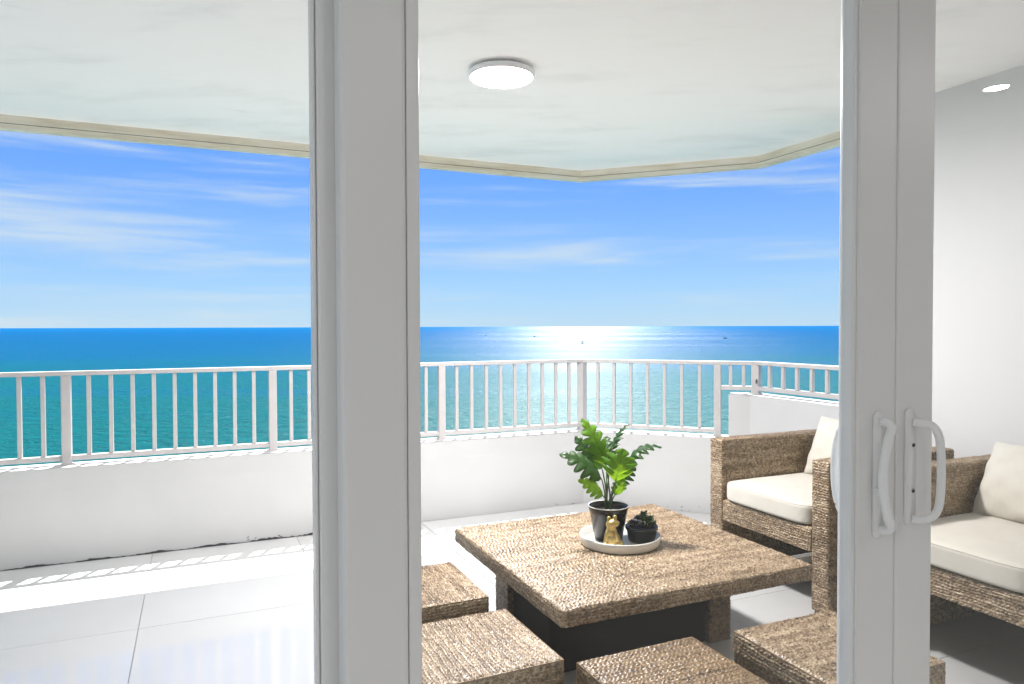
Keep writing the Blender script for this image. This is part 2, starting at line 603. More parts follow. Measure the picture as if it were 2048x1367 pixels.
def lathe(bm, prof, n=48, cx=0, cy=0):
    rings = []
    for r, z in prof:
        if r < 1e-6:
            rings.append([bm.verts.new((cx, cy, z))])
        else:
            rings.append([bm.verts.new((cx + r * math.cos(2 * math.pi * i / n), cy + r * math.sin(2 * math.pi * i / n), z)) for i in range(n)])
    for a, b in zip(rings, rings[1:]):
        for i in range(n):
            j = (i + 1) % n
            if len(a) == 1 and len(b) == 1:
                continue
            if len(a) == 1:
                bm.faces.new((a[0], b[j], b[i]))
            elif len(b) == 1:
                bm.faces.new((a[i], a[j], b[0]))
            else:
                bm.faces.new((a[i], a[j], b[j], b[i]))


def tube(bm, pts, rad, n=8, flat=1.0):
    pts = [Vector(p) for p in pts]
    rads = rad if isinstance(rad, (list, tuple)) else [rad] * len(pts)
    rings = []
    ref = Vector((0, 0, 1))
    for i, p in enumerate(pts):
        d = (pts[min(i + 1, len(pts) - 1)] - pts[max(i - 1, 0)]).normalized()
        if abs(d.dot(ref)) > 0.95:
            rf = Vector((1, 0, 0))
        else:
            rf = ref
        s = d.cross(rf).normalized()
        u = s.cross(d).normalized()
        if i and rings:
            # keep the frame from flipping
            if s.dot(prev_s) < 0:
                s, u = -s, -u
        prev_s = s
        rings.append([bm.verts.new(p + s * rads[i] * math.cos(2 * math.pi * k / n) + u * rads[i] * flat * math.sin(2 * math.pi * k / n)) for k in range(n)])
    for a, b in zip(rings, rings[1:]):
        for k in range(n):
            j = (k + 1) % n
            bm.faces.new((a[k], a[j], b[j], b[k]))
    bm.faces.new(rings[0][::-1])
    bm.faces.new(rings[-1])


# -------- woven seagrass: every face is a grid relieved into twisted braids
PITCH_ROW, PITCH_TWIST = 0.0108, 0.0150


def woven_grid(org, eu, ev, nrm, Lu, Lv, r=0.009, edges=(1, 1, 1, 1), phase=0.0, coarse=1.0):
    """ropes run along eu. edges = rounding at u0,u1,v0,v1"""
    org, eu, ev, nrm = (np.array(x, float) for x in (org, eu, ev, nrm))
    c = r * 0.293
    u0, u1 = (c if edges[0] else 0), Lu - (c if edges[1] else 0)
    v0, v1 = (c if edges[2] else 0), Lv - (c if edges[3] else 0)
    nu = max(2, int((u1 - u0) / (0.0034 * coarse)) + 1)
    nv = max(2, int((v1 - v0) / (0.00225 * coarse)) + 1)
    U, V = np.meshgrid(np.linspace(u0, u1, nu), np.linspace(v0, v1, nv), indexing='ij')
    h = np.zeros_like(U)
    for e, dd in zip(edges, (U, Lu - U, V, Lv - V)):
        if e:
            k = np.clip((r - dd) / r, 0, 1)
            h -= r * (1 - np.sqrt(1 - k * k))
    Vw = V + 0.0024 * np.sin(U * 9 + V * 11 + phase * 7) + 0.0015 * np.sin(U * 27 + V * 60 + phase) + 0.0012 * np.sin(U * 71 - V * 130)
    t = Vw / PITCH_ROW
    row = np.floor(t)
    fr = t - row
    prof = 0.25 + 0.75 * np.abs(np.sin(np.pi * fr)) ** 0.8
    rnd = np.modf(np.abs(np.sin(row * 12.9898 + phase * 3.1)) * 43758.5453)[0]
    s = U / PITCH_TWIST + 0.75 * np.where(row % 2 == 0, 1, -1) * fr + rnd * 7 + 0.18 * np.sin(U * 31 + rnd * 20)
    tw = np.abs(np.sin(np.pi * s)) ** 0.9
    cell = np.modf(np.abs(np.sin(row * 78.233 + np.floor(s) * 37.719)) * 43758.5453)[0]
    h += prof * (0.0012 + 0.0046 * tw + 0.0026 * (cell - 0.5) + 0.0014 * (rnd - 0.5)) - 0.0044
    P = org + U[..., None] * eu + V[..., None] * ev + h[..., None] * nrm
    uv = np.stack([U + phase * 0.37, Vw + phase * 0.71], -1)
    flip = np.dot(np.cross(eu, ev), nrm) < 0
    i = np.arange(nu - 1)[:, None] * nv + np.arange(nv - 1)[None, :]
    q = np.stack([i, i + nv, i + nv + 1, i + 1], -1).reshape(-1, 4)
    if flip:
        q = q[:, ::-1]
    return P.reshape(-1, 3), uv.reshape(-1, 2), q


def grids_to_mesh(name, grids):
    vs, uvs, qs, off = [], [], [], 0
    for P, uv, q in grids:
        vs.append(P); uvs.append(uv); qs.append(q + off); off += len(P)
    vs, uvs, qs = np.concatenate(vs), np.concatenate(uvs), np.concatenate(qs)
    me = bpy.data.meshes.new(name)
    me.vertices.add(len(vs))
    me.vertices.foreach_set('co', vs.astype(np.float32).ravel())
    me.loops.add(len(qs) * 4)
    me.loops.foreach_set('vertex_index', qs.astype(np.int32).ravel())
    me.polygons.add(len(qs))
    me.polygons.foreach_set('loop_start', np.arange(0, len(qs) * 4, 4, dtype=np.int32))
    me.polygons.foreach_set('loop_total', np.full(len(qs), 4, dtype=np.int32))
    ul = me.uv_layers.new(name='UVMap')
    ul.data.foreach_set('uv', uvs[qs.ravel()].astype(np.float32).ravel())
    me.polygons.foreach_set('use_smooth', np.ones(len(qs), dtype=bool))
    me.update(calc_edges=True)
    me.validate()
    return me


def plain_quad(a, b, c, d):
    P = np.array([a, b, c, d], float)
    return P, np.zeros((4, 2)), np.array([[0, 1, 2, 3]])


X_, Y_, Z_ = (1, 0, 0), (0, 1, 0), (0, 0, 1)
nX, nY, nZ = (-1, 0, 0), (0, -1, 0), (0, 0, -1)


def woven_box(x0, x1, y0, y1, z0, z1, top='x', faces='tfblr', vertical='', r=0.009, ph=0.0, open_edges=''):
    """woven skin of a box. t top, f front(-y), b back(+y), l left(-x), r right(+x); the rest plain.
    vertical: faces whose ropes run up instead of along"""
    g = []
    dx, dy, dz = x1 - x0, y1 - y0, z1 - z0
    e4 = (1, 1, 1, 1)
    if 't' in faces:
        if top == 'x':
            g.append(woven_grid((x0, y0, z1), X_, Y_, Z_, dx, dy, r, e4, ph))
        else:
            g.append(woven_grid((x0, y0, z1), Y_, X_, Z_, dy, dx, r, e4, ph))
    for f, org, ea, nn, L in (('f', (x0, y0, z0), X_, nY, dx), ('b', (x0, y1, z0), X_, Y_, dx),
                              ('l', (x0, y0, z0), Y_, nX, dy), ('r', (x1, y0, z0), Y_, X_, dy)):
        if f not in faces:
            continue
        k = ph + ord(f) * 0.13
        if f in vertical:
            g.append(woven_grid(org, Z_, ea, nn, dz, L, r, (0, 1, 1, 1), k))
        else:
            g.append(woven_grid(org, ea, Z_, nn, L, dz, r, (1, 1, 0, 1), k))
    i = 0.005
    a0, a1, b0, b1, c0, c1 = x0 + i, x1 - i, y0 + i, y1 - i, z0 + 0.002, z1 - i
    g.append(plain_quad((a0, b0, c0), (a0, b1, c0), (a1, b1, c0), (a1, b0, c0)))
    g.append(plain_quad((a0, b0, c1), (a1, b0, c1), (a1, b1, c1), (a0, b1, c1)))
    g.append(plain_quad((a0, b0, c0), (a1, b0, c0), (a1, b0, c1), (a0, b0, c1)))
    g.append(plain_quad((a0, b1, c0), (a0, b1, c1), (a1, b1, c1), (a1, b1, c0)))
    g.append(plain_quad((a0, b0, c0), (a0, b0, c1), (a0, b1, c1), (a0, b1, c0)))
    g.append(plain_quad((a1, b0, c0), (a1, b1, c0), (a1, b1, c1), (a1, b0, c1)))
    return g


# ------------------------------------------------------------------ sea
SEA_Z = -42.0
bm = bmesh.new()
ys = [3.9, 60, 200, 600, 2000, 8000, 30000, 70000]
prev = None
for d in ys:
    half = 400 + d * 1.6
    vs = []
    for k in range(9):
        s = (k / 8 * 2 - 1) * half
        p = fwd.copy(); p.z = 0; p.normalize()
        q = p * d + rgt * s
        vs.append(bm.verts.new((q.x, q.y, SEA_Z)))
    if prev:
        for k in range(8):
            bm.faces.new((prev[k], prev[k + 1], vs[k + 1], vs[k]))
    prev = vs
sea = bm_obj('sea', bm, 'sea_water')
tag(sea, 'turquoise sea turning deep blue towards the horizon', kind='structure')

# ------------------------------------------------------------------ balcony floor of large tiles
FLOOR_X0, FLOOR_X1, FLOOR_Y0, FLOOR_Y1 = -5.6, 3.304, 1.06, 4.42
bm = bmesh.new()
prism(bm, [(FLOOR_X0, FLOOR_Y0), (3.30, FLOOR_Y0), (3.30, 3.632), (2.51, 4.418), (FLOOR_X0, 4.418)], -0.2, -0.006)
floor = bm_obj('floor', bm, 'grout')
tag(floor, 'pale polished tile balcony floor', kind='structure')
TS, G = 0.772, 0.0022
xs = [-0.23 + TS * k for k in range(-7, 6)]
yst = [4.10 + 0.772 - TS * k for k in range(0, 6)][::-1]
for i in range(len(xs) - 1):
    for j in range(len(yst) - 1):
        x0, x1 = max(xs[i], FLOOR_X0) + G / 2, min(xs[i + 1], 3.300) - G / 2
        y0, y1 = max(yst[j], FLOOR_Y0) + G / 2, min(yst[j + 1], 4.416) - G / 2
        if x1 - x0 < 0.02 or y1 - y0 < 0.02:
            continue
        # clip to the chamfered corner  x + y < 6.93
        poly = [(x0, y0), (x1, y0), (x1, y1), (x0, y1)]
        K = 6.928
        out = []
        for a in range(4):
            p, q = poly[a], poly[(a + 1) % 4]
            pin, qin = p[0] + p[1] <= K, q[0] + q[1] <= K
            if pin:
                out.append(p)
            if pin != qin:
                tt = (K - p[0] - p[1]) / ((q[0] + q[1]) - (p[0] + p[1]))
                out.append((p[0] + tt * (q[0] - p[0]), p[1] + tt * (q[1] - p[1])))
        if len(out) < 3:
            continue
        bm = bmesh.new()
        dz = random.uniform(-0.0004, 0.0004)
        prism(bm, out, -0.0055, dz, bev=0.0008)
        bm_obj('tile', bm, 'polished_tile', floor)

# ------------------------------------------------------------------ parapet
STEP = (2.512 + 0.7071 * 0.985, 4.42 - 0.7071 * 0.985)
STEPo = (STEP[0] + 0.7071 * 0.16, STEP[1] + 0.7071 * 0.16)
bm = bmesh.new()
prism(bm, [(-5.6, 4.42), (2.512, 4.42), STEP, STEPo, (2.578, 4.58), (-5.6, 4.58)], -0.30, 0.513, bev=0.006)
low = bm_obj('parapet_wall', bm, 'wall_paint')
tag(low, 'low white painted parapet wall with chipped foot below the long railing', 'wall')
bm = bmesh.new()
e = 0.7071 * 0.002
prism(bm, [(STEP[0] + e, STEP[1] - e), (3.304, 3.628), (3.304, 2.862), (3.464, 2.862), (3.464, 3.694), (STEPo[0] + e, STEPo[1] - e)], -0.30, 0.805, bev=0.008)
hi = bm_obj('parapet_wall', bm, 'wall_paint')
tag(hi, 'taller stepped white parapet wall behind the wicker armchair', 'wall')
# dark open joint where the long wall meets the tiles
bm = bmesh.new()
NJ = 160
jz = [max(0.0015, 0.0055 + 0.005 * math.sin(i * 0.31) + random.uniform(-0.003, 0.004)) for i in range(NJ + 1)]
pv = None
for i in range(NJ + 1):
    x = -1.15 + (2.3) * i / NJ
    fade = min(1, (x + 1.15) / 0.5)
    z = jz[i] * (0.3 + 0.7 * fade)
    cur = [bm.verts.new((x, y, zz)) for y, zz in ((4.4155, 0.0008), (4.4155, z), (4.4192, z + 0.001), (4.4192, 0.0008))]
    if pv:
        for a in range(4):
            b_ = (a + 1) % 4
            bm.faces.new((pv[a], pv[b_], cur[b_], cur[a]))
    pv = cur
jn = bm_obj('wall_joint', bm, 'joint_dark', low)

# ------------------------------------------------------------------ railing
rail = empty('railing', (0, 0, 0))
tag(rail, 'white metal balcony railing with thin balusters on the parapet', 'railing')
RT, RB = 1.020, 0.563
PC, PD = Vector((2.55, 4.51, 0)), Vector((3.394, 3.666, 0))
DG = (PD - PC).normalized()


def rail_bar(name, a, b, z, h=0.024, wd=0.045):
    bm = bmesh.new()
    bar(bm, (a[0], a[1], z - h / 2), (b[0], b[1], z - h / 2), wd, h, 0.003)
    return bm_obj(name, bm, 'rail_white', rail)


def upright(name, p, z0, z1, wd, rz, foot=True):
    bm = bmesh.new()
    box(bm, -wd / 2, wd / 2, -wd / 2, wd / 2, z0, z1, 0.002 if wd < 0.03 else 0.004)
    o = bm_obj(name, bm, 'rail_white', rail)
    o.location = (p[0], p[1], 0)
    o.rotation_euler = (0, 0, rz)
    if name == 'post' and foot:
        bm = bmesh.new()
        box(bm, -wd * 0.72, wd * 0.72, -wd * 0.72, wd * 0.72, z0 + 0.0005, z0 + 0.006, 0.002)
        bm_obj('base_plate', bm, 'rail_white', o)
    return o


_bal = {}


def baluster(p, z0, z1, rz):
    key = (round(z0, 3), round(z1, 3))
    if key not in _bal:
        bm = bmesh.new()
        wd = 0.021
        box(bm, -wd / 2, wd / 2, -wd / 2, wd / 2, z0, z1, 0.002)
        me = bpy.data.meshes.new('baluster')
        bmesh.ops.recalc_face_normals(bm, faces=bm.faces)
        bm.to_mesh(me); bm.free()
        _bal[key] = me
    o = link('baluster', _bal[key], 'rail_white', rail)
    o.location = (p[0], p[1], 0)
    o.rotation_euler = (0, 0, rz + random.uniform(-0.02, 0.02))


rail_bar('top_rail', (-5.6, 4.51), (2.566, 4.51), RT)
rail_bar('bottom_rail', (-5.6, 4.51), (2.55, 4.51), RB, 0.028, 0.034)
posts = [2.55 - 1.064 * k for k in range(8)]
for k, x in enumerate(posts):
    upright('post', (x, 4.51), 0.512, RT - 0.0245, 0.046 if k else 0.052, R(22.5) if k == 0 else 0)
    if k:
        for j in range(1, 10):
            baluster((x + 1.064 * j / 10, 4.51), RB + 0.0005, RT - 0.0245, 0)
for j in range(1, 10):
    pass
dr = R(-45)
a = PC + DG * 0.01
rail_bar('top_rail', a, PD, RT - 0.0006)
p95 = PC + DG * 0.945
rail_bar('bottom_rail', a, p95, RB - 0.0006, 0.028, 0.034)
rail_bar('bottom_rail', p95, PD, 0.855, 0.028, 0.034)
upright('post', p95, 0.512, RT - 0.0250, 0.046, dr)
for j in range(1, 8):
    baluster(PC + DG * (0.945 * j / 8), RB, RT - 0.0250, dr)
for j in (1, 2):
    baluster(PC + DG * (0.945 + 0.0835 * j), 0.8555, RT - 0.0250, dr)
upright('post', PD, 0.804, RT - 0.0250, 0.052, R(22.5))
rail_bar('top_rail', (3.394, 3.680), (3.394, 2.864), RT + 0.0006)
rail_bar('bottom_rail', (3.394, 3.666), (3.394, 2.864), 0.8556, 0.028, 0.034)
for y in (3.545, 3.43, 3.315, 3.20, 3.085, 2.97):
    baluster((3.394, y), 0.856, RT - 0.0240, 0)
# bracket on the corner post
bm = bmesh.new()
box(bm, 3.360, 3.368, 3.632, 3.640, 0.875, 0.905, 0.002)
bm_obj('bracket', bm, 'screw_dark', rail)

# ------------------------------------------------------------------ ceiling slab and its cream edge beam
CEIL = 2.38
bm = bmesh.new()
prism(bm, [(-5.6, 1.06), (3.62, 1.06), (3.62, 3.72), (2.64, 4.70), (-5.6, 4.70)], CEIL, 2.62)
ceil = bm_obj('ceiling', bm, 'ceiling_plaster')
tag(ceil, 'white rough plastered balcony ceiling slab', kind='structure')


def edge_path(off):
    # offset outwards from the inner ceiling edge
    y = 4.575 + off
    s = 2.583 + 4.575 + off * 1.41421
    x = 3.44 + off
    return [(-5.6, y), (s - y, y), (x, s - x), (x, 1.06)]


def band(name, o0, o1, z0, z1, mat):
    a, b = edge_path(o0), edge_path(o1)
    bm = bmesh.new()
    rows = []
    for (p, q) in zip(a, b):
        rows.append([bm.verts.new((*p, z0)), bm.verts.new((*q, z0)), bm.verts.new((*q, z1)), bm.verts.new((*p, z1))])
    for r0, r1 in zip(rows, rows[1:]):
        for k in range(4):
            j = (k + 1) % 4
            bm.faces.new((r0[k], r0[j], r1[j], r1[k]))
    bm.faces.new(rows[0]); bm.faces.new(rows[-1][::-1])
    return bm_obj(name, bm, mat, ceil)


band('edge_beam', 0.0, 0.060, 2.337, CEIL + 0.01, 'edge_beam_cream')
band('drip_groove', 0.0035, 0.060, 2.3335, 2.337, 'joint_dark')
band('drip_edge', 0.001, 0.060, 2.307, 2.3335, 'edge_beam_cream')

# ------------------------------------------------------------------ balcony lamp
lamp = empty('ceiling_light', (1.245, 2.915, CEIL))
tag(lamp, 'round white flush ceiling light glowing under the balcony ceiling', 'light')
bm = bmesh.new()
lathe(bm, [(0.0, 0.0), (0.118, 0.0), (0.118, -0.012), (0.144, -0.014), (0.1455, -0.017), (0.1455, -0.034), (0.143, -0.038), (0.136, -0.038), (0.1345, -0.032), (0.0, -0.032)], 72)
bm_obj('housing_ring', bm, 'lamp_ring', lamp, True)
bm = bmesh.new()
lathe(bm, [(0.1335, -0.0325), (0.120, -0.0345), (0.0, -0.0352)], 72)
bm_obj('diffuser', bm, 'lamp_diffuser', lamp, True)

# ------------------------------------------------------------------ right hand partition wall and facade
bm = bmesh.new()
box(bm, 3.304, 3.52, 1.06, 2.860, -0.3, CEIL)
tag(bm_obj('partition_wall', bm, 'facade_paint'), 'smooth white full height wall behind the two armchairs', 'wall')
bm = bmesh.new()
box(bm, -5.6, -0.98, 0.90, 1.06, -0.3, 2.62)
tag(bm_obj('facade_wall', bm, 'facade_paint'), 'white building wall on the far side of the fixed glass door', 'wall')
bm = bmesh.new()
box(bm, 2.36, 3.304, 0.90, 1.058, -0.3, 2.62)
tag(bm_obj('facade_wall', bm, 'facade_paint'), 'white building wall between sliding door and partition wall', 'wall')
bm = bmesh.new()
box(bm, -0.98, 2.36, 0.90, 1.059, 2.34, 2.62)
tag(bm_obj('door_lintel', bm, 'facade_paint'), 'white lintel over the sliding glass doors', 'wall')
# the room the camera stands in
def room_piece(name, *b):
    bm = bmesh.new()
    box(bm, *b)
    return tag(bm_obj(name, bm, 'room_floor_tile' if 'floor' in name else 'room_paint'), kind='structure')
room_piece('room_floor', -3.2, 4.3, -4.5, 0.90, -0.2, -0.001)
room_piece('room_ceiling', -3.2, 4.3, -4.5, 0.90, 2.42, 2.62)
room_piece('room_wall', -3.4, -3.2, -4.5, -1.9, -0.2, 2.62)
room_piece('room_wall', -3.4, -3.2, -0.5, 0.90, -0.2, 2.62)
room_piece('room_wall', -3.4, -3.2, -1.9, -0.5, -0.2, 0.20)
room_piece('room_wall', -3.4, -3.2, -1.9, -0.5, 2.25, 2.62)
room_piece('room_wall', 4.3, 4.5, -4.5, 0.90, -0.2, 2.62)
room_piece('room_wall', -3.4, 4.5, -4.7, -4.5, -0.2, 2.62)
room_piece('room_wall', 3.304, 4.3, 0.901, 1.05, -0.2, 2.62)
room_piece('room_wall', -3.4, -0.98, 0.80, 0.899, -0.2, 2.42)
for k, (x, y) in enumerate(((3.62, -0.34), (0.65, -1.05), (3.09, -0.52), (-1.3, -0.25), (-1.3, -1.7), (-2.5, -0.25), (-2.5, -1.7))):  # first one is mirrored in the glass; the rest are added fill
    d = empty('fill_downlight', (x, y, 2.42))
    bm = bmesh.new()
    lathe(bm, [(0.062, -0.0005), (0.062, -0.006), (0.050, -0.007), (0.049, -0.001)], 32)
    bm_obj('trim_ring', bm, 'lamp_ring', d, True)
    bm = bmesh.new()
    lathe(bm, [(0.049, -0.003), (0.0, -0.004)], 32)
    bm_obj('lamp_face', bm, 'fill_downlight_glow', d, True)
    tag(d, 'small recessed room ceiling lamp, all but the one mirrored in the glass added as fill', 'light', 'room downlights')

# ------------------------------------------------------------------ sliding glass doors
def stile(name, parent, x0, x1, y0, y1, z0, z1, bev=0.003):
    bm = bmesh.new()
    box(bm, x0, x1, y0, y1, z0, z1, bev)
    return bm_obj(name, bm, 'frame_white', parent)


def pane(parent, x0, x1, y, z0, z1):
    bm = bmesh.new()
    box(bm, x0, x1, y - 0.003, y + 0.003, z0, z1)
    return bm_obj('glass_pane', bm, 'door_glass', parent)


DZ0, DZ1 = 0.03, 2.32
track = empty('door_track', (0, 0, 0))
tag(track, 'white sliding door track frame around the glass panels', 'door frame')
stile('sill_track', track, -0.97, 2.35, 0.925, 1.055, 0.0, 0.025)
stile('head_track', track, -0.97, 2.35, 0.925, 1.055, 2.322, 2.339)
stile('jamb', track, -0.979, -0.90, 0.925, 1.055, 0.026, 2.321)
stile('jamb', track, 2.28, 2.359, 0.925, 1.055, 0.026, 2.321)

# fixed panel on the outer track
fx = empty('fixed_glass_panel', (0, 0, 0))
tag(fx, 'fixed outer glass panel looking onto the bare tiled end of the balcony', 'glass door')
stile('stile', fx, 0.1545, 0.242, 1.001, 1.046, DZ0, DZ1)
stile('stile', fx, -0.893, -0.80, 1.001, 1.046, DZ0, DZ1)
stile('bottom_rail', fx, -0.80, 0.1485, 1.003, 1.044, DZ0, DZ0 + 0.11)
stile('top_rail', fx, -0.80, 0.1485, 1.003, 1.044, DZ1 - 0.08, DZ1)
pane(fx, -0.802, 0.151, 1.024, DZ0 + 0.108, DZ1 - 0.078)
stile('glazing_bead', fx, 0.1490, 0.1540, 1.009, 1.036, DZ0 + 0.11, DZ1 - 0.08, 0.002)

# sliding panel with the bow handle
s1 = empty('sliding_glass_door', (0, 0, 0))
tag(s1, 'sliding glass door in front of the wicker table with a slim bow handle', 'glass door')
stile('stile', s1, 0.176, 0.264, 0.945, 0.990, DZ0, DZ1, 0.006)
stile('glazing_bead', s1, 0.2645, 0.2830, 0.9485, 0.986, DZ0 + 0.11, DZ1 - 0.08, 0.002)
stile('stile', s1, 1.1155, 1.2158, 0.945, 0.990, DZ0, DZ1, 0.004)
stile('glazing_bead', s1, 1.1050, 1.1150, 0.9485, 0.976, DZ0 + 0.11, DZ1 - 0.08, 0.002)
stile('bottom_rail', s1, 0.2645, 1.1150, 0.946, 0.989, DZ0, DZ0 + 0.11)
stile('top_rail', s1, 0.2645, 1.1150, 0.946, 0.989, DZ1 - 0.08, DZ1)
pane(s1, 0.281, 1.107, 0.968, DZ0 + 0.108, DZ1 - 0.078)
# interlock fin between the fixed and the sliding stile
stile('interlock_fin', s1, 0.1775, 0.1865, 0.9903, 0.999, DZ0, DZ1, 0.002)

s2 = empty('sliding_glass_door', (0, 0, 0))
tag(s2, 'sliding glass door in front of the right armchair with a screwed loop handle', 'glass door')
stile('stile', s2, 1.2185, 1.3215, 0.945, 0.990, DZ0, DZ1, 0.004)
stile('stile', s2, 2.19, 2.279, 0.945, 0.990, DZ0, DZ1, 0.004)
stile('bottom_rail', s2, 1.3215, 2.19, 0.946, 0.989, DZ0, DZ0 + 0.11)
stile('top_rail', s2, 1.3215, 2.19, 0.946, 0.989, DZ1 - 0.08, DZ1)
pane(s2, 1.320, 2.192, 0.968, DZ0 + 0.108, DZ1 - 0.078)
bm = bmesh.new()
box(bm, 1.2160, 1.2183, 0.962, 0.975, DZ0, DZ1)
bm_obj('gasket', bm, 'gasket', s2)


def handle_plate(parent, x, z0, z1, wdt, y=0.945, sgn=-1):
    bm = bmesh.new()
    n = 12
    pts = []
    r = wdt / 2
    for k in range(n + 1):
        a_ = math.pi * k / n
        pts.append((x + r * math.cos(a_), z1 - r + r * math.sin(a_)))
    for k in range(n + 1):
        a_ = math.pi + math.pi * k / n
        pts.append((x + r * math.cos(a_), z0 + r + r * math.sin(a_)))
    ya, yb = y + sgn * 0.0005, y + sgn * 0.008
    A = [bm.verts.new((px, ya, pz)) for px, pz in pts]
    B = [bm.verts.new((px, yb, pz)) for px, pz in pts]
    f1 = bm.faces.new(B)
    bm.faces.new(A[::-1])
    for k in range(len(pts)):
        j = (k + 1) % len(pts)
        bm.faces.new((A[k], A[j], B[j], B[k]))
    bmesh.ops.bevel(bm, geom=list(f1.edges), offset=0.003, segments=3, affect='EDGES')
    return bm_obj('handle', bm, 'handle_white', parent, True)


def smooth_path(pts, n=6):
    pts = [Vector(p) for p in pts]
    out = []
    for i in range(len(pts) - 1):
        p0, p1, p2, p3 = pts[max(i - 1, 0)], pts[i], pts[i + 1], pts[min(i + 2, len(pts) - 1)]
        for k in range(n):
            t_ = k / n
            out.append(0.5 * ((2 * p1) + (-p0 + p2) * t_ + (2 * p0 - 5 * p1 + 4 * p2 - p3) * t_ ** 2 + (-p0 + 3 * p1 - 3 * p2 + p3) * t_ ** 3))
    out.append(pts[-1])
    return out


# inner handle of the first sliding panel: plate with a bowed grip
HZ0, HZ1 = 0.862, 1.082
h1 = handle_plate(s1, 1.166, 0.852, 1.090, 0.024)
bm = bmesh.new()
arc = [(1.176 - 0.031 * math.sin(math.pi * (0.06 + 0.88 * k / 14)), 0.917 - 0.003 * math.sin(math.pi * k / 14), 1.062 - 0.182 * k / 14) for k in range(15)]
tube(bm, smooth_path([(1.167, 0.938, 1.072), (1.171, 0.926, 1.071)] + arc + [(1.171, 0.926, 0.871), (1.167, 0.938, 0.870)], 3), 0.0085, 12)
bm_obj('grip', bm, 'handle_white', h1, True)
bm = bmesh.new()
box(bm, 1.152, 1.160, 0.926, 0.937, 0.935, 0.949, 0.002)
bm_obj('latch', bm, 'handle_white', h1, True)
# its twin on the outer face
h1b = handle_plate(s1, 1.183, 0.868, 1.070, 0.022, 0.990, 1)
bm = bmesh.new()
tube(bm, smooth_path([(1.176, 0.997, 1.058), (1.171, 1.012, 1.057), (1.166, 1.026, 1.044), (1.1635, 1.034, 1.010), (1.1625, 1.036, 0.968),
                      (1.1635, 1.034, 0.926), (1.166, 1.026, 0.892), (1.171, 1.012, 0.879), (1.176, 0.997, 0.878)]), 0.009, 12)
bm_obj('grip', bm, 'handle_white', h1b, True)
# loop handle of the second panel
h2 = handle_plate(s2, 1.2516, 0.868, 1.092, 0.024)
bm = bmesh.new()
tube(bm, smooth_path([(1.254, 0.938, 1.066), (1.264, 0.926, 1.066), (1.275, 0.911, 1.060), (1.281, 0.903, 1.040), (1.283, 0.900, 1.00), (1.283, 0.900, 0.950),
                      (1.281, 0.903, 0.908), (1.275, 0.911, 0.888), (1.264, 0.926, 0.880), (1.254, 0.938, 0.880)]), 0.0075, 12)
bm_obj('grip', bm, 'handle_white', h2, True)
for z in (1.022, 0.934):
    bm = bmesh.new()
    lathe(bm, [(0.0, 0.0), (0.0036, 0.0), (0.0036, 0.0016), (0.0, 0.0022)], 14)
    bmesh.ops.rotate(bm, verts=bm.verts, cent=(0, 0, 0), matrix=Matrix.Rotation(R(90), 3, 'X'))
    o = bm_obj('screw', bm, 'screw_dark', h2, True)
    o.location = (1.2556, 0.9368, z)

# ------------------------------------------------------------------ wicker table
TX0, TX1, TY0, TY1, TZ = 0.996, 2.018, 1.885, 2.865, 0.400
table = empty('coffee_table', ((TX0 + TX1) / 2, (TY0 + TY1) / 2, 0))
tag(table, 'square woven seagrass coffee table carrying the round plant tray', 'table')
hx, hy = (TX1 - TX0) / 2, (TY1 - TY0) / 2
link('tabletop', grids_to_mesh('tabletop', woven_box(-hx, hx, -hy, hy, TZ - 0.056, TZ, 'x', 'tflrb', r=0.016, ph=1.3)), 'seagrass', table)
leg_me = grids_to_mesh('table_leg', woven_box(-0.055, 0.055, -0.065, 0.065, 0.0, TZ - 0.057, 'x', 'fblr', ph=2.2))
for lx, ly in ((1.895, 2.305), (1.895, 2.635), (1.180, 2.655)):
    o = link('leg', leg_me, 'seagrass_brown', table)
    o.location = (lx - (TX0 + TX1) / 2, ly - (TY0 + TY1) / 2, 0)
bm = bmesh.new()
box(bm, 1.150 - 1.507, 1.838 - 1.507, 2.262 - 2.375, 2.590 - 2.375, 0.001, TZ - 0.058, 0.004)  # added near-black box, stands in for the shade under the tabletop
bm_obj('shade_box', bm, 'wood_and_shade', table)

# ------------------------------------------------------------------ four wicker stools
SH, SW = 0.32, 0.41
seat_me = grids_to_mesh('seat', woven_box(-SW / 2, SW / 2, -SW / 2, SW / 2, SH - 0.062, SH, 'x', 'tfblr', r=0.019, ph=3.7))
sw2 = SW / 2 - 0.004
side_me = grids_to_mesh('side_panel', [woven_grid((-sw2, -sw2, 0.0), X_, Z_, nY, 2 * sw2, SH - 0.0635, 0.008, (1, 1, 0, 0), 5.1),
                                       plain_quad((-sw2 + .004, -sw2 + 0.006, 0.001), (sw2 - .004, -sw2 + 0.006, 0.001), (sw2 - .004, -sw2 + 0.006, SH - 0.064), (-sw2 + .004, -sw2 + 0.006, SH - 0.064)),
                                       plain_quad((-sw2 + .02, -sw2 + 0.02, 0.001), (-sw2 + .02, -sw2 + 0.02, SH - 0.064), (sw2 - .02, -sw2 + 0.02, SH - 0.064), (sw2 - .02, -sw2 + 0.02, 0.001))])


def stool(x, y, rz, label, mat):
    s = empty('stool', (x, y, 0), rz)
    tag(s, label, 'stool', 'woven stools round the coffee table')
    me = seat_me if mat == 'seagrass' else seat_me.copy()
    link('seat', me, mat, s)
    if mat != 'seagrass':
        me.materials.clear(); me.materials.append(MATS[mat])
    for k in range(4):
        o = link('side_panel', side_me, 'seagrass_brown', s)
        o.rotation_euler = (0, 0, k * math.pi / 2)
    return s


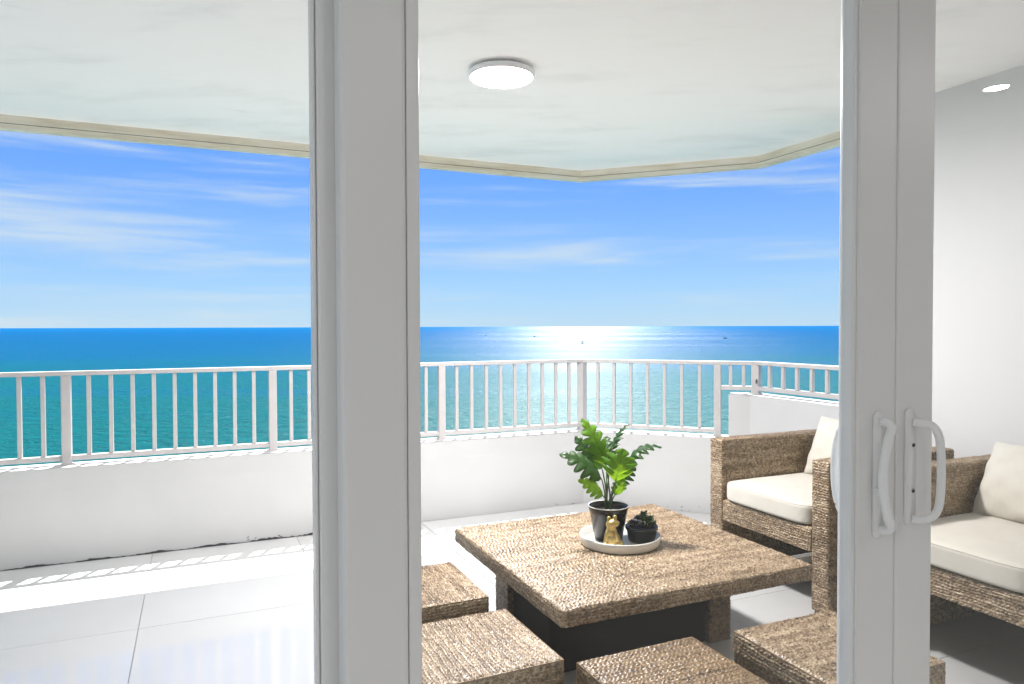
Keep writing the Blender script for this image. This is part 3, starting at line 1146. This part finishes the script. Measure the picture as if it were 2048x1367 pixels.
stool(0.721, 2.485, R(90), 'pale woven stool beside the parapet end of the table, half hidden by the door post', 'seagrass')
stool(0.735, 1.960, R(91), 'pale woven stool beside the table edge, between the other side stool and the door', 'seagrass')
stool(1.163, 1.535, R(0.5), 'brown woven stool standing between the coffee table and the sliding door', 'seagrass_brown')
stool(1.700, 1.515, R(-0.5), 'woven stool standing in front of the right armchair by the door handles', 'seagrass')

# ------------------------------------------------------------------ armchairs (facing -X)
def soft_box(sx, sy, sz, exp=5.0, n=40, puff=0.0, wr=0.0, seed=0):
    """rounded cushion as a superellipsoid-like mesh"""
    bm = bmesh.new()
    bmesh.ops.create_cube(bm, size=2.0)
    bmesh.ops.subdivide_edges(bm, edges=bm.edges, cuts=n, use_grid_fill=True)
    rs = np.random.default_rng(seed)
    ph = rs.uniform(0, 6, 8)
    for v in bm.verts:
        p = np.array(v.co)
        m = np.sum(np.abs(p) ** exp) ** (1 / exp)
        p = p / m
        d = 1 + puff * (1 - p[0] ** 2) * (1 - p[1] ** 2)
        q = np.array([p[0] * sx, p[1] * sy, p[2] * sz * d])
        q[2] += wr * (math.sin(p[0] * 5 + ph[0]) * math.sin(p[1] * 4 + ph[1]) + 0.5 * math.sin(p[0] * 11 + p[1] * 7 + ph[2])) * (1 - p[0] ** 2) * (1 - p[1] ** 2)
        v.co = q
    return bm


def pillow_mesh(half, half2, thick, seed):
    bm = bmesh.new()
    n = 44
    rs = np.random.default_rng(seed)
    ph = rs.uniform(0, 6.28, 12)
    grid = {}
    for side in (1, -1):
        for i in range(n + 1):
            for j in range(n + 1):
                a_, b_ = i / n * 2 - 1, j / n * 2 - 1
                edge = i in (0, n) or j in (0, n)
                if side == -1 and edge:
                    continue
                pin = 1 - 0.07 * (1 - a_ * a_) ** 1.0 * abs(b_) ** 3
                pin2 = 1 - 0.07 * (1 - b_ * b_) ** 1.0 * abs(a_) ** 3
                x, y = a_ * half * pin2, b_ * half2 * pin
                k = (max(0, 1 - a_ ** 2) * max(0, 1 - b_ ** 2)) ** 0.42
                h_ = thick * k
                wr_ = math.sin(a_ * 6 + ph[0] + side) * math.sin(b_ * 5 + ph[1]) * 0.5 + math.sin((a_ + b_) * 9 + ph[2]) * 0.35 + math.sin((a_ - 0.6 * b_) * 13 + ph[3]) * 0.25
                ed = max(abs(a_), abs(b_)) ** 4
                h_ += wr_ * 0.010 * (0.4 + ed) * k ** 0.6
                grid[side, i, j] = bm.verts.new((x, y, side * h_))
    for side in (1, -1):
        for i in range(n):
            for j in range(n):
                q = []
                for ii, jj in ((i, j), (i + 1, j), (i + 1, j + 1), (i, j + 1)):
                    e_ = ii in (0, n) or jj in (0, n)
                    q.append(grid[1 if e_ else side, ii, jj])
                bm.faces.new(q if side == 1 else q[::-1])
    return bm


CD, CW, AH, AW, RZ0, RZ1 = 0.80, 0.76, 0.680, 0.095, 0.276, 0.378
# local frame: x = depth (0 front .. CD back), y = width (0 near .. CW far)
arm_me = grids_to_mesh('arm_panel', woven_box(0, CD, 0, AW, 0.03, AH, 'x', 'tflrb', r=0.014, ph=6.1))
cleg_me = grids_to_mesh('chair_leg', woven_box(0.01, AW - 0.01, 0.01, AW - 0.01, 0, 0.029, 'x', 'fblr', ph=7.1))
rail_me = grids_to_mesh('seat_rail', woven_box(0.002, 0.07, AW + 0.001, CW - AW - 0.001, RZ0, RZ1, 'y', 'tlr', ph=8.1))
back_me = grids_to_mesh('backrest', woven_box(CD - 0.09, CD - 0.001, AW + 0.001, CW - AW - 0.001, 0.032, AH - 0.004, 'y', 'tlr', r=0.014, ph=9.1))
bm = bmesh.new()
box(bm, 0.071, CD - 0.091, AW + 0.001, CW - AW - 0.001, RZ0 + 0.005, RZ0 + 0.06)
deck_me = bpy.data.meshes.new('seat_deck')
bm.to_mesh(deck_me); bm.free()
cw = CW - 2 * AW
bm = soft_box((CD - 0.095 + 0.012) / 2, cw / 2 - 0.003, 0.050, 9.0, 30, 0.16, 0.004, 3)
cush_me = bpy.data.meshes.new('seat_cushion')
bmesh.ops.recalc_face_normals(bm, faces=bm.faces)
bm.to_mesh(cush_me); bm.free()
cush_me.polygons.foreach_set('use_smooth', [True] * len(cush_me.polygons))


def piping_loop(sx, sy, z, rad=0.0035):
    bm = bmesh.new()
    pts = []
    N = 80
    ex = 9.0
    for k in range(N + 1):
        a_ = 2 * math.pi * k / N
        c_, s_ = math.cos(a_), math.sin(a_)
        m_ = (abs(c_) ** ex + abs(s_) ** ex) ** (1 / ex)
        pts.append((sx * c_ / m_, sy * s_ / m_, z))
    tube(bm, pts, rad, 6)
    me = bpy.data.meshes.new('piping')
    bmesh.ops.recalc_face_normals(bm, faces=bm.faces)
    bm.to_mesh(me); bm.free()
    me.polygons.foreach_set('use_smooth', [True] * len(me.polygons))
    return me


pip_me = piping_loop((CD - 0.083) / 2 * 0.988, (cw / 2 - 0.003) * 0.985, 0.039)


def armchair(x, y, label):
    c = empty('armchair', (x, y, 0))
    tag(c, label, 'armchair', 'wicker armchairs along the partition wall')
    for yy in (0, CW - AW):
        link('arm_panel', arm_me, 'seagrass', c).location = (0, yy, 0)
        for xx in (0, CD - AW):
            link('leg', cleg_me, 'seagrass', c).location = (xx, yy, 0)
    link('seat_rail', rail_me, 'seagrass', c)
    link('backrest', back_me, 'seagrass', c)
    link('seat_deck', deck_me, 'wood_and_shade', c)
    q = link('seat_cushion', cush_me, 'cream_canvas', c)
    q.location = ((CD - 0.095 - 0.012) / 2, CW / 2, RZ1 + 0.049)
    link('piping', pip_me, 'cream_canvas', q)
    return c


ch1 = armchair(2.42, 2.19, 'woven seagrass armchair with cream cushions beside the stepped parapet corner')
ch2 = armchair(2.43, 1.285, 'woven seagrass armchair with cream cushions behind the loop handle door')


def pillow(x, y, z, rx, ry, rz, half, half2, thick, seed, label):
    bm = pillow_mesh(half, half2, thick, seed)
    o = bm_obj('pillow', bm, 'cream_canvas', None, True)
    o.location = (x, y, z)
    o.rotation_euler = (rx, ry, rz)
    tag(o, label, 'pillow', 'cream back pillows')
    return o


pillow(3.010, 2.588, 0.618, R(3), R(-66), R(3), 0.165, 0.225, 0.090, 5, 'cream pillow leaning in the armchair beside the stepped parapet')
pillow(3.005, 1.712, 0.616, R(-4), R(-64), R(-3), 0.168, 0.228, 0.092, 9, 'cream pillow leaning in the armchair behind the loop handle door')

# ------------------------------------------------------------------ tray with plants and frog, turned towards the room
TRX, TRY = 1.520, 2.388
tray = empty('tray', (TRX, TRY, TZ - 0.001))
tag(tray, 'round off white tray in the middle of the coffee table', 'tray')
bm = bmesh.new()
lathe(bm, [(0.0, 0.001), (0.148, 0.001), (0.155, 0.006), (0.158, 0.036), (0.156, 0.039), (0.1525, 0.037), (0.149, 0.012), (0.144, 0.008), (0.0, 0.008)], 80)
bm_obj('dish', bm, 'tray_white', tray, True)
TB = TZ + 0.0075                     # inside bottom of the tray
ROT = -AZ


def local(right, away):
    return (TRX + math.cos(AZ) * right + math.sin(AZ) * away, TRY - math.sin(AZ) * right + math.cos(AZ) * away)


# large black pot with the lobed-leaf plant
px, py = local(-0.040, 0.035)
plant = empty('potted_plant', (px, py, TB), ROT)
tag(plant, 'tall plant with lobed green leaves in a black pot', 'plant')
PH = 0.132
bm = bmesh.new()
lathe(bm, [(0.0, 0.0), (0.052, 0.0), (0.056, 0.004), (0.073, PH - 0.030), (0.0745, PH - 0.029), (0.080, PH - 0.004), (0.0805, PH), (0.0775, PH), (0.074, PH - 0.02), (0.073, PH - 0.03), (0.0, PH - 0.031)], 64)
bm_obj('pot', bm, 'pot_black', plant, True)
bm = bmesh.new()
N = 64
tube(bm, [(0.079 * math.cos(2 * math.pi * k / N), 0.079 * math.sin(2 * math.pi * k / N), PH + 0.0005) for k in range(N + 1)], 0.0022, 6)
bm_obj('pot_rim', bm, 'tray_white', plant, True)
bm = bmesh.new()
lathe(bm, [(0.0728, PH - 0.028), (0.04, PH - 0.022), (0.0, PH - 0.018)], 32)
bm_obj('soil', bm, 'soil', plant, True)


def leaf(base, tip, width, face, mat, lobes=5, droop=0.02, fold=0.35, seed=0, roll=0.0):
    """lobed blade from base to tip. face: the direction its upper side looks to"""
    base, tip, face = Vector(base), Vector(tip), Vector(face).normalized()
    L = (tip - base).length
    ax = (tip - base).normalized()
    sd = ax.cross(face).normalized()
    nm = sd.cross(ax).normalized()
    if roll:
        rm = Matrix.Rotation(roll, 3, ax)
        sd, nm = rm @ sd, rm @ nm
    rs = random.Random(seed)
    NT_, NS = 46, 5
    bm = bmesh.new()
    uvl = bm.loops.layers.uv.new('UVMap')
    cols = {}
    for side in (-1, 1):
        jit = rs.uniform(-0.1, 0.1)
        for i in range(NT_ + 1):
            t_ = i / NT_
            env = (math.sin(math.pi * min(1, t_ * 0.92 + 0.08) ** 0.80)) ** 0.75 * (1 - 0.25 * t_)
            ph_ = t_ * lobes + jit
            saw = ph_ - math.floor(ph_)
            lob = 0.22 + 0.78 * math.sin(math.pi * min(1.0, max(0.0, saw))) ** 0.55
            if t_ > 0.93:
                lob = 1
            hw = width * 0.54 * env * lob
            for j in range(NS + 1):
                s_ = j / NS
                if j == 0 and (0, i) in cols:
                    cols[side, i, 0] = cols[0, i]
                    continue
                out = s_ * hw
                along = t_ * L + out * 0.55 * (1 - 0.5 * t_)          # lobes sweep forwards
                bend = -droop * 4 * (t_ - 0.45) ** 2 + droop * 0.8
                lift = fold * out * (1 - 0.9 * s_) - 0.35 * out * s_ + 0.004 * math.sin(ph_ * 6.28) * s_
                p = base + ax * along + sd * (side * out) + nm * (bend + lift)
                v = bm.verts.new(p)
                cols[side, i, j] = (v, t_, side * s_)
                if j == 0:
                    cols[0, i] = cols[side, i, j]
    for side in (-1, 1):
        for i in range(NT_):
            for j in range(NS):
                q = [cols[side, i, j], cols[side, i + 1, j], cols[side, i + 1, j + 1], cols[side, i, j + 1]]
                if side == -1:
                    q = q[::-1]
                try:
                    f_ = bm.faces.new([a_[0] for a_ in q])
                except ValueError:
                    continue
                for lp, a_ in zip(f_.loops, q):
                    lp[uvl].uv = (a_[1], a_[2])
    me = bpy.data.meshes.new('leaf')
    bm.to_mesh(me); bm.free()
    return link('leaf', me, mat, plant, True)


Z0 = PH
leaves = [  # base, tip (right, away, up from the pot rim), width, face, material, lobes, droop
    ((-0.010, 0.01, 0.165), (-0.100, 0.030, 0.345), 0.110, (0.35, -1.0, 0.25), 'leaf_bright', 5, 0.020),
    ((0.020, 0.04, 0.215), (0.088, 0.070, 0.320), 0.080, (-0.9, -0.2, 0.55), 'leaf_deep', 5, 0.015),
    ((0.070, 0.00, 0.165), (0.205, -0.010, 0.245), 0.100, (-0.30, -0.25, 1.0), 'leaf_deep', 5, 0.032),
    ((0.020, -0.045, 0.105), (0.048, -0.060, 0.236), 0.150, (0.05, -1.0, 0.18), 'leaf_bright', 4, 0.016),
    ((-0.030, -0.02, 0.110), (-0.192, -0.055, 0.222), 0.125, (-0.25, -0.55, 0.85), 'leaf_deep', 5, 0.026),
    ((-0.028, -0.05, 0.050), (-0.125, -0.090, 0.124), 0.075, (0.10, -0.85, 0.7), 'leaf_bright', 5, 0.014),
    ((-0.022, 0.03, 0.140), (-0.128, 0.040, 0.270), 0.105, (-0.55, -0.45, 0.7), 'leaf_deep', 5, 0.022),
    ((0.035, 0.02, 0.085), (0.110, 0.020, 0.150), 0.090, (-0.1, -0.7, 0.75), 'leaf_deep', 4, 0.018),
    ((0.022, -0.02, 0.045), (0.055, -0.045, 0.120), 0.065, (0.25, -1.0, 0.2), 'leaf_bright', 4, 0.010),
    ((0.000, 0.055, 0.150), (0.010, 0.120, 0.262), 0.100, (0.0, -0.7, 0.8), 'leaf_deep', 5, 0.016),
]
for k, (b0, t0, wd, fc, mt, lb, dr_) in enumerate(leaves):
    b1 = (b0[0], b0[1], b0[2] + Z0)
    t1 = (t0[0], t0[1], t0[2] + Z0)
    leaf(b1, t1, wd, fc, mt, lb, dr_, seed=k)
    bm = bmesh.new()
    root = Vector((0.012 * math.cos(k * 2.4), 0.012 * math.sin(k * 2.4), Z0 - 0.025))
    bv = Vector(b1)
    mid = root.lerp(bv, 0.5) + Vector((-(bv.x) * 0.18, -(bv.y) * 0.18, 0.006))
    end = bv + (Vector(t1) - bv) * 0.12
    tube(bm, smooth_path([root, mid, bv, end], 5), [0.0033] * 5 + [0.0027] * 5 + [0.002] * 6, 7)
    bm_obj('stem', bm, 'stem_green', plant, True)

# small bowl of succulents
sx_, sy_ = local(0.086, 0.000)
suc = empty('succulent_bowl', (sx_, sy_, TB), ROT)
tag(suc, 'low black bowl planted with small dark succulents', 'plant')
bm = bmesh.new()
lathe(bm, [(0.0, 0.0), (0.046, 0.0), (0.051, 0.004), (0.061, 0.048), (0.0635, 0.050), (0.0640, 0.060), (0.0605, 0.060), (0.059, 0.046), (0.0, 0.046)], 56)
bm_obj('pot', bm, 'pot_black', suc, True)
bm = bmesh.new()
lathe(bm, [(0.0595, 0.048), (0.0, 0.054)], 32)
bm_obj('soil', bm, 'soil', suc, True)


def blade(bm, base, dirv, upv_, L, W, T):
    d, u = Vector(dirv).normalized(), Vector(upv_)
    s = d.cross(u).normalized()
    u = s.cross(d).normalized()
    prev_ = None
    for k, (t_, w_) in enumerate(((0, 0.45), (0.3, 0.9), (0.62, 1.0), (0.85, 0.6), (1.0, 0.08))):
        c_ = Vector(base) + d * (L * t_) + u * (L * 0.22 * t_ * t_)
        cur = [bm.verts.new(c_ + s * (W * w_)), bm.verts.new(c_ + u * (T * w_)), bm.verts.new(c_ - s * (W * w_)), bm.verts.new(c_ - u * (T * w_))]
        if prev_:
            for a_ in range(4):
                b_ = (a_ + 1) % 4
                bm.faces.new((prev_[a_], prev_[b_], cur[b_], cur[a_]))
        else:
            bm.faces.new(cur[::-1])
        prev_ = cur
    bm.faces.new(prev_)


def rosette(cx, cy, cz, rad, rings, mat, name):
    bm = bmesh.new()
    for q in range(rings):
        n_ = 9 - q
        for k in range(n_):
            a_ = 2 * math.pi * (k + 0.5 * q) / n_ + random.uniform(-0.15, 0.15)
            tl_ = 0.25 + 0.55 * q / rings
            blade(bm, (cx, cy, cz + 0.004 * q), (math.cos(a_), math.sin(a_), tl_), (0, 0, 1), rad * (1 - 0.18 * q), rad * 0.23, rad * 0.08)
    return bm_obj(name, bm, mat, suc, True)


rosette(-0.030, -0.018, 0.066, 0.036, 4, 'succulent_grey', 'rosette')
rosette(-0.006, 0.022, 0.074, 0.030, 3, 'succulent_grey', 'rosette')
for (cx, cy, h_) in ((0.020, -0.010, 0.045), (0.034, 0.012, 0.038), (0.012, 0.026, 0.056), (0.036, -0.026, 0.028), (0.004, 0.004, 0.050)):
    bm = bmesh.new()
    tube(bm, [(cx * 0.8, cy * 0.8, 0.05), (cx, cy, 0.05 + h_)], 0.0026, 6)
    for k in range(9):
        a_ = k * 2.4
        zz = 0.05 + h_ * (0.55 + 0.05 * k)
        blade(bm, (cx, cy, zz), (math.cos(a_), math.sin(a_), 0.35), (0, 0, 1), 0.021, 0.0085, 0.003)
    bm_obj('sprig', bm, 'succulent_green', suc, True)

# golden frog figure sitting upright
fx_, fy_ = local(-0.042, -0.082)
bm = bmesh.new()


def ell(c, r, rot=None):
    mt = Matrix.Translation(c)
    if rot:
        mt = mt @ Matrix.Rotation(rot[0], 4, rot[1])
    mt = mt @ Matrix.Diagonal((*r, 1))
    bmesh.ops.create_uvsphere(bm, u_segments=24, v_segments=16, radius=1.0, matrix=mt)


ell((0.002, 0.004, 0.030), (0.031, 0.028, 0.031))                    # belly
ell((-0.002, 0.002, 0.056), (0.023, 0.020, 0.026))                   # chest
ell((-0.002, 0.000, 0.076), (0.019, 0.017, 0.014))                   # neck
ell((0.000, -0.002, 0.092), (0.025, 0.022, 0.0175), (R(-14), 'Y'))   # head
ell((0.015, -0.004, 0.092), (0.014, 0.017, 0.011), (R(-18), 'Y'))    # muzzle
ell((-0.012, -0.002, 0.112), (0.0085, 0.008, 0.0085))                # eyes
ell((0.011, -0.002, 0.117), (0.0085, 0.008, 0.0085))
ell((-0.012, -0.001, 0.104), (0.007, 0.007, 0.008))
ell((0.010, -0.001, 0.108), (0.007, 0.007, 0.009))
ell((-0.024, -0.008, 0.042), (0.0075, 0.008, 0.023), (R(8), 'Y'))    # arms
ell((0.014, -0.024, 0.045), (0.007, 0.0075, 0.022), (R(-10), 'Y'))
ell((-0.027, -0.012, 0.012), (0.009, 0.011, 0.012))
ell((0.017, -0.029, 0.014), (0.008, 0.010, 0.014))
ell((0.024, 0.000, 0.016), (0.020, 0.018, 0.016))                    # thighs
ell((-0.016, 0.006, 0.015), (0.019, 0.018, 0.015))
ell((0.036, -0.012, 0.006), (0.017, 0.010, 0.006))                   # feet
ell((0.046, -0.016, 0.0045), (0.008, 0.009, 0.0045))
frog = bm_obj('frog_figurine', bm, 'gold_paint', None, True)
frog.location = (fx_, fy_, TB)
frog.rotation_euler = (0, 0, ROT)
rm = frog.modifiers.new('remesh', 'REMESH')
rm.mode = 'VOXEL'
rm.voxel_size = 0.0016
rm.use_smooth_shade = True
sm_ = frog.modifiers.new('smooth', 'SMOOTH')
sm_.factor = 0.5
sm_.iterations = 6
tag(frog, 'golden frog figurine sitting on the tray before the black pot', 'figurine')

# ------------------------------------------------------------------ far boats
def boat(px_, dep, ln, label, mast):
    """px_: bearing as tangent to the right of the camera heading; dep: metres out"""
    p = Vector((math.sin(AZ), math.cos(AZ), 0)) * dep + rgt * (px_ * dep)
    b_ = empty('boat', (p.x, p.y, SEA_Z), R(random.uniform(-30, 10)))
    tag(b_, label, 'boat')
    bm = bmesh.new()
    secs = [(-0.5, 0.75, 0.9), (-0.2, 1.0, 0.8), (0.2, 0.85, 0.85), (0.5, 0.05, 1.15)]
    pr = None
    for sx, wd, ht in secs:
        hw = ln * 0.14 * wd
        cur = [bm.verts.new((sx * ln, -hw, ln * 0.13 * ht)), bm.verts.new((sx * ln, -hw * 0.6, -0.2)), bm.verts.new((sx * ln, hw * 0.6, -0.2)), bm.verts.new((sx * ln, hw, ln * 0.13 * ht))]
        if pr:
            for a_ in range(4):
                c_ = (a_ + 1) % 4
                bm.faces.new((pr[a_], pr[c_], cur[c_], cur[a_]))
        else:
            bm.faces.new(cur)
        pr = cur
    bm.faces.new(pr[::-1])
    bm_obj('hull', bm, 'boat_dark', b_)
    bm = bmesh.new()
    box(bm, -ln * 0.22, ln * 0.10, -ln * 0.09, ln * 0.09, ln * 0.11, ln * 0.30, ln * 0.02)
    bm_obj('cabin', bm, 'boat_dark', b_)
    bm = bmesh.new()
    tube(bm, [(-ln * 0.05, 0, ln * 0.30), (-ln * 0.05, 0, ln * mast)], [ln * 0.03, ln * 0.012], 6)
    bm_obj('mast', bm, 'boat_dark', b_)


FD = 1430 * 43.25
boat((1165 - 1024) / 1430, FD / 33.0, 10.5, 'small dark boat in the middle of the sun glitter', 0.75)
boat((1069 - 1024) / 1430, FD / 21.5, 11, 'tiny dark boat beyond the sun glitter, towards the door post', 0.55)
boat((972 - 1024) / 1430, FD / 19.0, 8, 'faint far boat on plain blue water, nearest the door post', 0.5)
boat((1451 - 1024) / 1430, FD / 26.0, 14, 'low far boat above the stepped end of the railing', 0.35)
